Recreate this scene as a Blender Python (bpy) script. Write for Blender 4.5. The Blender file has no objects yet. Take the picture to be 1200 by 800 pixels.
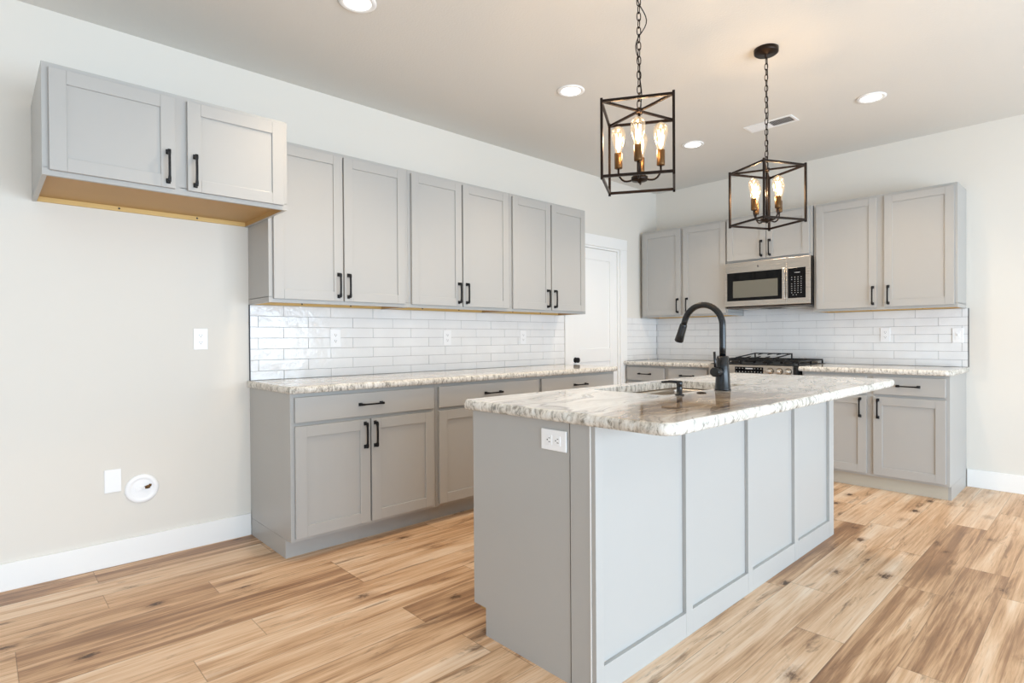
import bpy, bmesh, math, random
from mathutils import Vector, Matrix, noise
random.seed(7)
C = bpy.context.scene.collection
PI = math.pi
H = 2.754            # ceiling height

# ------------------------------------------------------------ camera
def make_camera():
    yaw, pit, rol = 0.8032, -0.0074, -0.0063
    s, c = math.sin(yaw), math.cos(yaw)
    R, F, U = Vector((c, s, 0)), Vector((-s, c, 0)), Vector((0, 0, 1))
    U1 = U*math.cos(pit) - F*math.sin(pit)
    F1 = F*math.cos(pit) + U*math.sin(pit)
    R2 = R*math.cos(rol) + U1*math.sin(rol)
    U2 = -R*math.sin(rol) + U1*math.cos(rol)
    cd = bpy.data.cameras.new('camera')
    cd.sensor_width = 36; cd.sensor_fit = 'HORIZONTAL'
    cd.lens = 665.84*36/1200
    cd.shift_x = -20.38/1200; cd.shift_y = 1.34/1200
    cd.clip_start = .05
    o = bpy.data.objects.new('camera', cd); C.objects.link(o)
    M = Matrix((R2, U2, -F1)).transposed().to_4x4()
    M.translation = (3.5863, -5.4428, 1.1548)
    o.matrix_world = M
    bpy.context.scene.camera = o
make_camera()

# ------------------------------------------------------------ world, light, exposure
sc = bpy.context.scene
sc.view_settings.view_transform = 'Standard'
sc.view_settings.look = 'None'
sc.view_settings.gamma = 1
sc.view_settings.use_curve_mapping = False
sc.view_settings.exposure = 0.0

w = bpy.data.worlds.new('sky'); sc.world = w; w.use_nodes = True
w.node_tree.nodes['Background'].inputs[0].default_value = (.78, .88, 1, 1)
w.node_tree.nodes['Background'].inputs[1].default_value = .9

def area(name, loc, rot, sx, sy, power, col):
    l = bpy.data.lights.new(name, 'AREA'); l.shape = 'RECTANGLE'; l.size = sx; l.size_y = sy
    l.energy = power; l.color = col
    o = bpy.data.objects.new(name, l); C.objects.link(o)
    o.location = loc; o.rotation_euler = rot
    return o
# daylight that comes in through the big openings of the two walls behind the camera
area('daylight_right', (6.95, -3.9, .92), (0, PI/2, 0), 1.75, 5.6, 350, (.66, .83, 1))
area('daylight_front', (2.9, -8.95, 1.3), (PI/2, 0, 0), 5.2, 2.3, 26, (.70, .85, 1))

# ------------------------------------------------------------ node helpers
def new_mat(name):
    m = bpy.data.materials.new(name); m.use_nodes = True
    nt = m.node_tree
    return m, nt, nt.nodes['Principled BSDF']
def srgb(r, g, b):
    f = lambda v: (v/255/12.92 if v/255 <= .04045 else ((v/255+.055)/1.055)**2.4)
    return (f(r), f(g), f(b), 1)
class N:
    """tiny node builder"""
    def __init__(s, nt): s.nt = nt
    def n(s, t, **k):
        x = s.nt.nodes.new(t)
        for a, b in k.items(): setattr(x, a, b)
        return x
    def inp(s, sock, v):
        if isinstance(v, bpy.types.NodeSocket): s.nt.links.new(v, sock)
        elif v is not None: sock.default_value = v
    def m(s, op, a, b=None, c=None, clamp=False):
        x = s.n('ShaderNodeMath', operation=op); x.use_clamp = clamp
        s.inp(x.inputs[0], a)
        if b is not None: s.inp(x.inputs[1], b)
        if c is not None: s.inp(x.inputs[2], c)
        return x.outputs[0]
    def xyz(s, x=0, y=0, z=0):
        c = s.n('ShaderNodeCombineXYZ')
        for i, v in enumerate((x, y, z)): s.inp(c.inputs[i], v)
        return c.outputs[0]
    def sep(s, v):
        c = s.n('ShaderNodeSeparateXYZ'); s.inp(c.inputs[0], v); return c.outputs
    def noise(s, vec, scale=1, detail=4, rough=.5, dist=0):
        x = s.n('ShaderNodeTexNoise'); s.inp(x.inputs['Vector'], vec)
        for k, v in (('Scale', scale), ('Detail', detail), ('Roughness', rough), ('Distortion', dist)): s.inp(x.inputs[k], v)
        return x.outputs
    def white(s, vec):
        x = s.n('ShaderNodeTexWhiteNoise', noise_dimensions='3D'); s.inp(x.inputs['Vector'], vec); return x.outputs
    def ramp(s, fac, stops, interp='LINEAR'):
        x = s.n('ShaderNodeValToRGB'); x.color_ramp.interpolation = interp
        e = x.color_ramp.elements
        while len(e) > 1: e.remove(e[-1])
        e[0].position = stops[0][0]; e[0].color = stops[0][1]
        for p, c in stops[1:]:
            q = e.new(p); q.color = c
        s.inp(x.inputs[0], fac); return x.outputs[0]
    def mix(s, fac, a, b, mode='MIX'):
        x = s.n('ShaderNodeMix', data_type='RGBA', blend_type=mode)
        s.inp(x.inputs[0], fac); s.inp(x.inputs[6], a); s.inp(x.inputs[7], b); return x.outputs[2]
    def maprange(s, v, a, b, c=0, d=1):
        x = s.n('ShaderNodeMapRange'); s.inp(x.inputs[0], v)
        for i, q in enumerate((a, b, c, d)): x.inputs[i+1].default_value = q
        return x.outputs[0]
    def bump(s, h, strength=.3, dist=.01, normal=None):
        x = s.n('ShaderNodeBump'); s.inp(x.inputs['Height'], h)
        x.inputs['Strength'].default_value = strength; x.inputs['Distance'].default_value = dist
        return x.outputs[0]
    def obj(s): return s.n('ShaderNodeTexCoord').outputs['Object']
    def pos(s): return s.n('ShaderNodeNewGeometry').outputs['Position']
G = lambda v: (v, v, v, 1)

def plain(name, col, rough=.5, metal=0, bump=0, bscale=60, spec=.5, var=.0):
    m, nt, b = new_mat(name); n = N(nt)
    b.inputs['Roughness'].default_value = rough
    b.inputs['Metallic'].default_value = metal
    b.inputs['Specular IOR Level'].default_value = spec
    nz = n.noise(n.obj(), bscale if bump else 3.0, 3)[0]
    if var:
        d = tuple(c*(1-var) for c in col[:3])+(1,)
        n.inp(b.inputs['Base Color'], n.mix(nz, d, col))
    else:
        b.inputs['Base Color'].default_value = col
    if bump: n.inp(b.inputs['Normal'], n.bump(nz, bump, .002))
    return m

MAT = {}
MAT['wall'] = plain('wall_paint', srgb(227, 222, 213), .75, bump=.12, bscale=220, spec=.3)
MAT['ceiling'] = plain('ceiling_paint', srgb(226, 223, 217), .8, bump=.5, bscale=90, spec=.2)
MAT['trim'] = plain('white_trim_paint', srgb(244, 243, 240), .4)
MAT['cab'] = plain('grey_cabinet_paint', srgb(178, 176, 172), .38, var=.02)
MAT['toe'] = plain('beige_toe_board', srgb(196, 188, 172), .5, var=.05)
MAT['ply'] = plain('unfinished_wood', srgb(190, 150, 92), .55, var=.15)
MAT['rail_wood'] = plain('pale_nailer_wood', srgb(222, 186, 118), .55, var=.1)
MAT['black'] = plain('matte_black_metal', srgb(14, 13, 14), .45, spec=.3)
MAT['faucet'] = plain('matte_black_faucet', srgb(12, 13, 16), .26, spec=.5)
MAT['bronze'] = plain('dark_bronze_metal', srgb(38, 27, 20), .35, metal=.7)
MAT['brass'] = plain('aged_brass', srgb(104, 76, 46), .35, metal=.8)
MAT['white'] = plain('white_plastic', srgb(246, 246, 246), .3)
MAT['slot'] = plain('dark_slot', srgb(60, 58, 60), .5)
MAT['gloss_black'] = plain('black_glass', srgb(6, 6, 7), .06, spec=.25)
MAT['iron'] = plain('cast_iron', srgb(26, 26, 27), .5, metal=.3)
MAT['trimblack'] = plain('black_edge_strip', srgb(40, 40, 46), .4, metal=.5)
MAT['print'] = plain('pale_print', srgb(205, 205, 205), .5)
MAT['ventgrey'] = plain('grey_and_vent_shade', srgb(90, 84, 80), .6)  # shade inside the ceiling vent as colour; plain grey on the microwave parts
MAT['windowglass'] = plain('smoked_glass_reflection', srgb(112, 110, 100), .08, spec=.3)  # lighter base colour stands in for windows reflected in the glass

def steel():
    m, nt, b = new_mat('brushed_steel'); n = N(nt)
    p = n.sep(n.obj())
    nz = n.noise(n.xyz(n.m('MULTIPLY', p[0], 4), n.m('MULTIPLY', p[1], 4), n.m('MULTIPLY', p[2], 400)), 1, 3)[0]
    n.inp(b.inputs['Base Color'], n.mix(nz, srgb(196, 188, 178), srgb(222, 214, 204)))
    b.inputs['Metallic'].default_value = 1
    n.inp(b.inputs['Roughness'], n.maprange(nz, 0, 1, .22, .36))
    return m
MAT['steel'] = steel()

def tile_mat():
    m, nt, b = new_mat('glazed_white_tile'); n = N(nt)
    o = n.obj()
    big = n.noise(o, 14, 3, .6)[0]
    b.inputs['Base Color'].default_value = srgb(238, 238, 240)
    n.inp(b.inputs['Base Color'], n.mix(n.noise(o, 5, 2)[0], srgb(230, 229, 228), srgb(245, 244, 242)))
    b.inputs['Roughness'].default_value = .13
    n.inp(b.inputs['Normal'], n.bump(big, .35, .012))
    return m
MAT['tile'] = tile_mat()
MAT['grout'] = plain('pale_grout', srgb(176, 174, 174), .8)

def floor_mat():
    m, nt, b = new_mat('oak_plank_floor'); n = N(nt)
    W_, L_ = .178, 1.22
    p = n.sep(n.obj())
    u = n.m('DIVIDE', n.m('SUBTRACT', p[0], .024), W_)
    row = n.m('FLOOR', u); fu = n.m('FRACT', u)
    r1 = n.white(n.xyz(row, 3.3, 1.7))[0]
    v = n.m('ADD', n.m('DIVIDE', p[1], L_), n.m('MULTIPLY', r1, 7.0))
    col = n.m('FLOOR', v); fv = n.m('FRACT', v)
    idn = n.white(n.xyz(row, col, 5.1))
    rnd = idn[0]; idc = n.sep(idn[1])
    # grain coordinates, shifted per plank
    gx = n.m('ADD', p[0], n.m('MULTIPLY', idc[0], 13)); gy = n.m('ADD', p[1], n.m('MULTIPLY', idc[1], 17))
    gz = n.m('MULTIPLY', rnd, 9)
    streak = n.noise(n.xyz(n.m('MULTIPLY', gx, 30), n.m('MULTIPLY', gy, 1.15), gz), 1, 7, .68, .8)[0]
    broad = n.noise(n.xyz(n.m('MULTIPLY', gx, 8), n.m('MULTIPLY', gy, .9), gz), 1, 3, .5, .8)[0]
    fine = n.noise(n.xyz(n.m('MULTIPLY', gx, 120), n.m('MULTIPLY', gy, 2.6), gz), 1, 4, .65)[0]
    t = n.m('ADD', n.m('MULTIPLY', broad, .5), n.m('MULTIPLY', streak, .5))
    t = n.m('ADD', n.m('MULTIPLY', n.m('SUBTRACT', t, .5), 1.2), .5)
    t = n.m('ADD', t, n.m('MULTIPLY', n.m('SUBTRACT', rnd, .5), .17))
    t = n.m('ADD', t, n.m('MULTIPLY', n.m('SUBTRACT', fine, .5), .24))
    base = n.ramp(t, [(.24, srgb(116, 83, 58)), (.37, srgb(160, 121, 88)), (.46, srgb(202, 163, 125)), (.56, srgb(225, 191, 156)), (.70, srgb(240, 218, 193))])
    hue = n.mix(n.m('MULTIPLY', idc[2], .35), base, srgb(206, 164, 124), 'MIX')
    hue = n.mix(.5, base, hue)
    # dark mineral streaks
    ms = n.noise(n.xyz(n.m('MULTIPLY', gx, 16), n.m('MULTIPLY', gy, 2.4), n.m('ADD', gz, 4)), 1, 6, .68, .6)[0]
    hue = n.mix(n.maprange(ms, .58, .70, 0, .78), hue, srgb(98, 68, 46))
    pore = n.noise(n.xyz(n.m('MULTIPLY', gx, 210), n.m('MULTIPLY', gy, 5), gz), 1, 2, .6)[0]
    hue = n.mix(n.maprange(pore, .60, .70, 0, .35), hue, srgb(120, 84, 56))
    # knots
    vo = n.n('ShaderNodeTexVoronoi', feature='F1'); vo.inputs['Scale'].default_value = 1
    kn = n.noise(n.xyz(n.m('MULTIPLY', gx, 75), n.m('MULTIPLY', gy, 26), gz), 1, 4, .7)
    kx = n.m('ADD', n.m('MULTIPLY', gx, 5.9), n.m('MULTIPLY', n.m('SUBTRACT', kn[0], .5), .5))
    ky = n.m('ADD', n.m('MULTIPLY', gy, 3.6), n.m('MULTIPLY', n.m('SUBTRACT', n.sep(kn[1])[1], .5), .35))
    n.inp(vo.inputs['Vector'], n.xyz(kx, ky, gz))
    vo.inputs['Randomness'].default_value = 1
    pick = n.m('GREATER_THAN', n.sep(vo.outputs['Color'])[0], .18)
    kd = vo.outputs['Distance']
    halo = n.m('MULTIPLY', n.maprange(kd, .06, .30, .6, 0), pick)
    core = n.m('MULTIPLY', n.maprange(kd, .05, .14, .95, 0), pick)
    hue = n.mix(halo, hue, srgb(140, 100, 66))
    hue = n.mix(core, hue, srgb(70, 46, 30))
    # seams
    sx = n.m('MINIMUM', fu, n.m('SUBTRACT', 1, fu)); sy = n.m('MINIMUM', fv, n.m('SUBTRACT', 1, fv))
    seam = n.m('MAXIMUM', n.maprange(sx, .004, .011, 1, 0), n.maprange(sy, .0007, .0018, 1, 0))
    hue = n.mix(n.m('MULTIPLY', seam, .45), hue, srgb(86, 58, 38))
    n.inp(b.inputs['Base Color'], hue)
    n.inp(b.inputs['Roughness'], n.maprange(streak, .3, .7, .36, .46))
    b.inputs['Specular IOR Level'].default_value = .4
    hgt = n.m('SUBTRACT', n.m('MULTIPLY', streak, .3), seam)
    n.inp(b.inputs['Normal'], n.bump(hgt, .25, .002))
    return m
MAT['floor'] = floor_mat()

def granite(name, brown_mask):
    m, nt, b = new_mat(name); n = N(nt)
    P = n.pos(); p = n.sep(P)
    wob = n.noise(n.xyz(n.m('MULTIPLY', p[0], 1.6), n.m('MULTIPLY', p[1], .9), p[2]), 1.6, 3, .5)[0]
    xx = n.m('ADD', n.m('MULTIPLY', p[0], 1.0), n.m('MULTIPLY', wob, .55))
    xx = n.m('ADD', xx, n.m('MULTIPLY', p[1], .07))
    veins = n.noise(n.xyz(n.m('MULTIPLY', xx, 13), n.m('MULTIPLY', p[1], 1.3), n.m('MULTIPLY', p[2], 3)), 1, 6, .62, .5)[0]
    fine = n.noise(n.xyz(n.m('MULTIPLY', xx, 60), n.m('MULTIPLY', p[1], 9), n.m('MULTIPLY', p[2], 12)), 1, 5, .7, .4)[0]
    spk = n.noise(P, 130, 3, .7)[0]
    t = n.m('ADD', n.m('MULTIPLY', veins, .72), n.m('MULTIPLY', fine, .28))
    light = n.ramp(t, [(.24, srgb(112, 108, 102)), (.34, srgb(178, 173, 165)), (.42, srgb(216, 212, 203)), (.52, srgb(235, 232, 226)), (.70, srgb(244, 242, 238))])
    brown = n.ramp(t, [(.33, srgb(44, 34, 28)), (.41, srgb(96, 76, 60)), (.49, srgb(156, 130, 102)), (.57, srgb(198, 178, 150)), (.68, srgb(224, 212, 194))])
    if brown_mask:
        # warm brown river of the slab, strongest on the seating side of the sink
        ax = n.m('SUBTRACT', xx, 2.58); ay = n.m('SUBTRACT', p[1], -3.55)
        d = n.m('ADD', n.m('POWER', n.m('DIVIDE', ax, .21), 2), n.m('POWER', n.m('DIVIDE', ay, .62), 2))
        mk = n.m('ADD', n.maprange(d, .35, 1.5, .95, 0), n.m('MULTIPLY', n.m('SUBTRACT', n.noise(n.xyz(n.m('MULTIPLY', xx, 5), p[1], 0), 1.2, 3)[0], .50), 1.0))
        mk = n.m('ADD', mk, 0, clamp=True)
    else:
        mk = n.maprange(n.noise(n.xyz(n.m('MULTIPLY', xx, 4), n.m('MULTIPLY', p[1], 1.2), 3), 1.2, 3)[0], .5, .8, 0, .6)
    col = n.mix(mk, light, brown)
    vein2 = n.noise(n.xyz(n.m('MULTIPLY', xx, 5.5), n.m('MULTIPLY', p[1], .8), 7), 1, 4, .5, .7)[0]
    line = n.m('SUBTRACT', 1, n.m('MULTIPLY', n.m('ABSOLUTE', n.m('SUBTRACT', vein2, .5)), 48), clamp=True)
    col = n.mix(n.m('MULTIPLY', line, .6), col, srgb(86, 78, 72))
    col = n.mix(n.maprange(spk, .66, .74, 0, .45), col, srgb(70, 66, 62))
    # the broken, unpolished edge is coarser and greyer than the polished face
    nrm = n.sep(n.n('ShaderNodeNewGeometry').outputs['Normal'])
    edge = n.maprange(nrm[2], .55, .9, 1, 0)
    est = n.noise(n.xyz(n.m('MULTIPLY', p[0], 62), n.m('MULTIPLY', p[1], 62), n.m('MULTIPLY', p[2], 24)), 1, 5, .72, .6)[0]
    ecol = n.ramp(est, [(.33, srgb(84, 80, 72)), (.42, srgb(150, 144, 132)), (.49, srgb(212, 206, 195)), (.62, srgb(238, 235, 228))])
    col = n.mix(n.m('MULTIPLY', edge, .75), col, ecol)
    n.inp(b.inputs['Base Color'], col)
    n.inp(b.inputs['Roughness'], n.mix(edge, G(.06), G(.35)))
    n.inp(b.inputs['Normal'], n.bump(n.m('MULTIPLY', est, edge), .5, .006))
    b.inputs['Specular IOR Level'].default_value = .42
    return m
MAT['granite'] = granite('veined_granite', False)
MAT['granite_island'] = granite('veined_granite_brown', True)

def glass_bulb():
    m, nt, b = new_mat('clear_bulb_glass'); n = N(nt)
    nt.nodes.remove(b)
    tr = n.n('ShaderNodeBsdfTransparent'); tr.inputs[0].default_value = (1, .93, .82, 1)
    gl = n.n('ShaderNodeBsdfGlossy'); gl.inputs['Roughness'].default_value = .03
    fr = n.n('ShaderNodeLayerWeight'); fr.inputs[0].default_value = .25
    mx = n.n('ShaderNodeMixShader')
    nt.links.new(fr.outputs['Facing'], mx.inputs[0]); nt.links.new(tr.outputs[0], mx.inputs[1]); nt.links.new(gl.outputs[0], mx.inputs[2])
    em = n.n('ShaderNodeEmission'); em.inputs[0].default_value = (1, .72, .42, 1); em.inputs[1].default_value = .16
    ad = n.n('ShaderNodeAddShader')
    nt.links.new(mx.outputs[0], ad.inputs[0]); nt.links.new(em.outputs[0], ad.inputs[1])
    nt.links.new(ad.outputs[0], nt.nodes['Material Output'].inputs[0])
    return m
MAT['bulb'] = glass_bulb()
def emis(name, col, s):
    m, nt, b = new_mat(name)
    b.inputs['Base Color'].default_value = col
    b.inputs['Emission Color'].default_value = col; b.inputs['Emission Strength'].default_value = s
    return m
MAT['filament'] = emis('glowing_filament', (1, .74, .42, 1), 15)
MAT['led'] = emis('lit_led_lens', (1, .94, .84, 1), 5)

# ------------------------------------------------------------ mesh helpers
class MB:
    def __init__(s): s.bm = bmesh.new()
    def box(s, x0, x1, y0, y1, z0, z1, bev=0):
        r = bmesh.ops.create_cube(s.bm, size=1)
        vs = r['verts']
        for v in vs:
            v.co = Vector((x0+(v.co.x+.5)*(x1-x0), y0+(v.co.y+.5)*(y1-y0), z0+(v.co.z+.5)*(z1-z0)))
        if bev:
            es = list({e for v in vs for e in v.link_edges})
            bmesh.ops.bevel(s.bm, geom=es, offset=bev, segments=2, affect='EDGES', profile=.5)
        return s
    def lathe(s, prof, c=(0, 0, 0), seg=24, axis='Z', cap=True):
        rings = []
        for r, h in prof:
            ring = []
            for i in range(seg):
                a = 2*PI*i/seg
                q = (r*math.cos(a), r*math.sin(a), h)
                if axis == 'X': q = (q[2], q[0], q[1])
                if axis == 'Y': q = (q[1], q[2], q[0])
                ring.append(s.bm.verts.new(Vector(q)+Vector(c)))
            rings.append(ring)
        for a, b in zip(rings, rings[1:]):
            for i in range(seg):
                f = s.bm.faces.new((a[i], a[(i+1) % seg], b[(i+1) % seg], b[i])); f.smooth = True
        if cap:
            if prof[0][0] > 1e-6: s.bm.faces.new(rings[0][::-1])
            if prof[-1][0] > 1e-6: s.bm.faces.new(rings[-1])
        return s
    def tube(s, pts, rad, seg=10, closed=False, square=False):
        pts = [Vector(p) for p in pts]; n = len(pts)
        rads = rad if isinstance(rad, (list, tuple)) else [rad]*n
        if square: seg = 4
        rings = []; up = None
        for i, p in enumerate(pts):
            if closed: d = pts[(i+1) % n]-pts[i-1]
            else: d = pts[min(i+1, n-1)]-pts[max(i-1, 0)]
            d.normalize()
            if up is None:
                up = Vector((0, 0, 1)) if abs(d.z) < .9 else Vector((1, 0, 0))
            a = d.cross(up).normalized(); up = a.cross(d).normalized()
            k = PI/4 if square else 0
            rings.append([s.bm.verts.new(p+(a*math.cos(2*PI*j/seg+k)+up*math.sin(2*PI*j/seg+k))*rads[i]) for j in range(seg)])
        prs = list(zip(rings, rings[1:]))+([(rings[-1], rings[0])] if closed else [])
        for a, b in prs:
            for j in range(seg):
                f = s.bm.faces.new((a[j], a[(j+1) % seg], b[(j+1) % seg], b[j])); f.smooth = not square
        if not closed:
            s.bm.faces.new(rings[0][::-1]); s.bm.faces.new(rings[-1])
        return s
    def xf(s, M):
        bmesh.ops.transform(s.bm, matrix=M, verts=s.bm.verts); return s
    def build(s, name, mat, parent=None, loc=(0, 0, 0), rz=0, autosmooth=True):
        me = bpy.data.meshes.new(name)
        bmesh.ops.recalc_face_normals(s.bm, faces=s.bm.faces)
        s.bm.to_mesh(me); s.bm.free()
        me.materials.append(MAT[mat] if isinstance(mat, str) else mat)
        o = bpy.data.objects.new(name, me); C.objects.link(o)
        o.location = loc; o.rotation_euler = (0, 0, rz)
        if parent: o.parent = parent
        return o
def box(*a, **k): return MB().box(*a, **k)
def tag(o, label=None, cat=None, group=None, kind=None):
    for k, v in (('label', label), ('category', cat), ('group', group), ('kind', kind)):
        if v: o[k] = v
    return o
def empty(name, loc, rz=0, label=None, cat=None, group=None):
    o = bpy.data.objects.new(name, None); C.objects.link(o)
    o.location = loc; o.rotation_euler = (0, 0, rz); o.empty_display_size = .1
    return tag(o, label, cat, group)
def struct(o, label=None): return tag(o, label, None, None, 'structure')
def share(src, parent, loc, rz=0, name=None, rot=None):
    """copy of a part with shared mesh data, and copies of its sub-parts"""
    c = src.copy(); C.objects.link(c); c.parent = parent; c.location = loc
    c.rotation_euler = rot if rot else (0, 0, rz)
    for g in src.children:
        d = g.copy(); C.objects.link(d); d.parent = c
    return c

# ------------------------------------------------------------ the room
X1, Y0 = 6.6, -8.6
m = MB(); m.box(-.15, X1+.15, Y0-.15, .15, -.06, 0)
struct(m.build('floor', 'floor'), 'light oak plank floor with knots and dark streaks')
m = MB(); m.box(-.15, X1+.15, Y0-.15, .15, H, H+.08)
struct(m.build('ceiling', 'ceiling'), 'pale textured ceiling')
DY0, DY1, DZ = -1.425, -.685, 2.06     # pantry door opening in the left wall
m = MB()
m.box(-.14, 0, Y0, DY0, 0, H); m.box(-.14, 0, DY1, 0, 0, H); m.box(-.14, 0, DY0, DY1, DZ, H)
struct(m.build('wall_left', 'wall'), 'long warm white wall behind the left cabinet run')
m = MB(); m.box(-.14, X1+.14, 0, .14, 0, H)
struct(m.build('wall_back', 'wall'), 'warm white wall behind the range')
# right wall with a wide opening, and the wall behind the camera with another
m = MB(); m.box(X1, X1+.14, Y0, -6.9, 0, H); m.box(X1, X1+.14, -.9, 0, 0, H); m.box(X1, X1+.14, -6.9, -.9, 2.35, H)
struct(m.build('wall_right', 'wall'))
m = MB(); m.box(-.14, .3, Y0-.14, Y0, 0, H); m.box(5.5, X1+.14, Y0-.14, Y0, 0, H); m.box(.3, 5.5, Y0-.14, Y0, 2.4, H); m.box(.3, 5.5, Y0-.14, Y0, 0, .25)
struct(m.build('wall_front', 'wall'))
m = MB()
for y in (-6.9, -5.4, -3.93, -2.43, -.96): m.box(X1+.03, X1+.09, y, y+.06, 0, 2.35)
m.box(X1+.03, X1+.09, -6.9, -.96, 2.29, 2.35); m.box(X1+.03, X1+.09, -6.9, -.96, 0, .04)
struct(m.build('window_1', 'trim'))
m = MB()
for x in (.3, 1.56, 2.86, 4.16, 5.44): m.box(x, x+.06, Y0-.09, Y0-.03, .25, 2.4)
m.box(.3, 5.5, Y0-.09, Y0-.03, 2.34, 2.4); m.box(.3, 5.5, Y0-.09, Y0-.03, .25, .31)
struct(m.build('window_2', 'trim'))
# baseboards
m = MB(); m.box(.0, .014, Y0, -4.298, 0, .128, bev=.003)
struct(m.build('baseboard_left', 'trim'))
m = MB(); m.box(2.782, X1, -.014, 0, 0, .135, bev=.003)
struct(m.build('baseboard_back', 'trim'))

# pantry door in the left wall
dr = empty('door_1', (0, (DY0+DY1)/2, 0)); struct(dr, 'white panel door in a white casing between the two cabinet runs')
w2 = (DY1-DY0)/2
def lbox(mm, x0, x1, y0, y1, z0, z1, bev=0): mm.box(x0, x1, y0, y1, z0, z1, bev)
m = MB()
m.box(0, .02, -w2-.11, -w2, 0, DZ, .003); m.box(0, .02, w2, w2+.11, 0, DZ, .003); m.box(0, .022, -w2-.11, w2+.11, DZ, DZ+.11, .003)
m.build('casing', 'trim', dr)
m = MB()
m.box(-.14, 0, -w2, -w2+.018, 0, DZ-.018); m.box(-.14, 0, w2-.018, w2, 0, DZ-.018); m.box(-.14, 0, -w2, w2, DZ-.018, DZ)
m.box(-.075, -.062, -w2+.018, -w2+.03, 0, DZ-.03); m.box(-.075, -.062, w2-.03, w2-.018, 0, DZ-.03); m.box(-.075, -.062, -w2+.018, w2-.018, DZ-.03, DZ-.018)
m.build('jamb', 'trim', dr)
m = MB(); a, b = -w2+.02, w2-.02; zt = DZ-.02
m.box(-.052, -.03, a, b, .01, zt)
for y0, y1, z0, z1 in ((a, a+.11, .01, zt), (b-.11, b, .01, zt), (a+.11, b-.11, zt-.11, zt), (a+.11, b-.11, .01, .22), (a+.11, b-.11, .92, 1.05)):
    m.box(-.03, -.018, y0, y1, z0, z1, .003)
m.build('door_slab', 'trim', dr)
for z in (.945, .88):
    m = MB(); r = .026 if z > .9 else .019
    m.lathe([(.0, 0), (r, 0), (r, .006), (.010, .008), (.010, .02), (r*.95, .028), (r*.95, .04), (r*.6, .047), (0, .047)], axis='X')
    m.build('door_knob' if z > .9 else 'lock_rosette', 'black', dr, (-.018, a+.048, z))

# ------------------------------------------------------------ cabinets (local frame: x along the run, front towards -y, z up)
pull_v = None
def pull(parent, x, y, z, vertical=True, L=.152):
    """black bar pull with flared square feet; y = face it is fixed to"""
    key = 'pull_%d' % int(L*1000)
    m = MB(); h = L/2
    for s in (-1, 1):
        m.box(-.009, .009, -.004, 0, s*(h-.011)-.011, s*(h-.011)+.011, .0015)
        m.box(-.0065, .0065, -.03, -.003, s*(h-.011)-.0075, s*(h-.011)+.0075, .002)
    pts = [(0, -.028-.003*math.cos(t*PI/2), t*(h-.01)) for t in [i/6-1 for i in range(13)]]
    m.tube(pts, [.0078 if abs(i-6) > 4 else .0062 for i in range(13)], square=True)
    o = m.build('handle', 'black', parent, (x, y, z))
    if not vertical: o.rotation_euler = (0, PI/2, 0)
    return o
def door(parent, x0, x1, z0, z1, yf, hx=None, hz=None, stile=.056, name='door', horizontal=False):
    """shaker door; yf is the face-frame plane, door stands 19 mm proud of it"""
    m = MB(); t = .019
    m.box(x0+.01, x1-.01, yf-.011, yf-.001, z0+.01, z1-.01)
    m.box(x0, x0+stile, yf-t, yf-.001, z0, z1, .0015); m.box(x1-stile, x1, yf-t, yf-.001, z0, z1, .0015)
    m.box(x0+stile, x1-stile, yf-t+.0003, yf-.001, z1-stile, z1, .0015); m.box(x0+stile, x1-stile, yf-t+.0003, yf-.001, z0, z0+stile, .0015)
    d = m.build(name, 'cab', parent)
    if hx is not None: pull(d, hx, yf-t, hz)
    return d
def drawer(parent, x0, x1, z0, z1, yf, hz=None):
    m = MB(); m.box(x0, x1, yf-.019, yf-.001, z0, z1, .003)
    d = m.build('drawer_front', 'cab', parent)
    pull(d, (x0+x1)/2, yf-.019, hz if hz else (z0+z1)/2, False)
    return d
def upper(loc, rz, W, depth, h, doors, label, group=None, wood=True, cat='cabinet', hz=None):
    """doors: list of (x0, x1, handle x)"""
    r = empty('wall_cabinet', loc, rz, label, cat, group)
    m = MB(); rec = .028
    m.box(.0, W, -depth, -.001, rec, h, .0012)
    m.box(0, .016, -depth, -.001, 0, rec+.004); m.box(W-.016, W, -depth, -.001, 0, rec+.004)
    m.box(.016, W-.016, -depth, -depth+.019, 0, rec+.004)
    m.build('cabinet_body', 'cab', r)
    m = MB(); m.box(.0165, W-.0165, -depth+.0195, -.0185, rec-.004, rec-.0005)
    m.box(.0162, .0180, -depth+.0195, -.0185, .001, rec-.004); m.box(W-.0180, W-.0162, -depth+.0195, -.0185, .001, rec-.004)
    m.build('bottom_panel', 'ply', r)
    m = MB(); m.box(.0165, W-.0165, -.018, -.001, .002, rec-.0005)
    nr = m.build('nailer_rail', 'rail_wood', r)
    for fx in (.35, .72): MB().lathe([(0, 0), (.005, 0), (.004, .002), (0, .002)], (0, 0, 0), 10, 'Y').build('screw', 'slot', nr, (W*fx, -.020, .014))
    for x0, x1, hx in doors:
        z1 = h-.022; door(r, x0, x1, .02, z1, -depth, hx, .02+.017+.076 if hz is None else hz)
    return r
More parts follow.
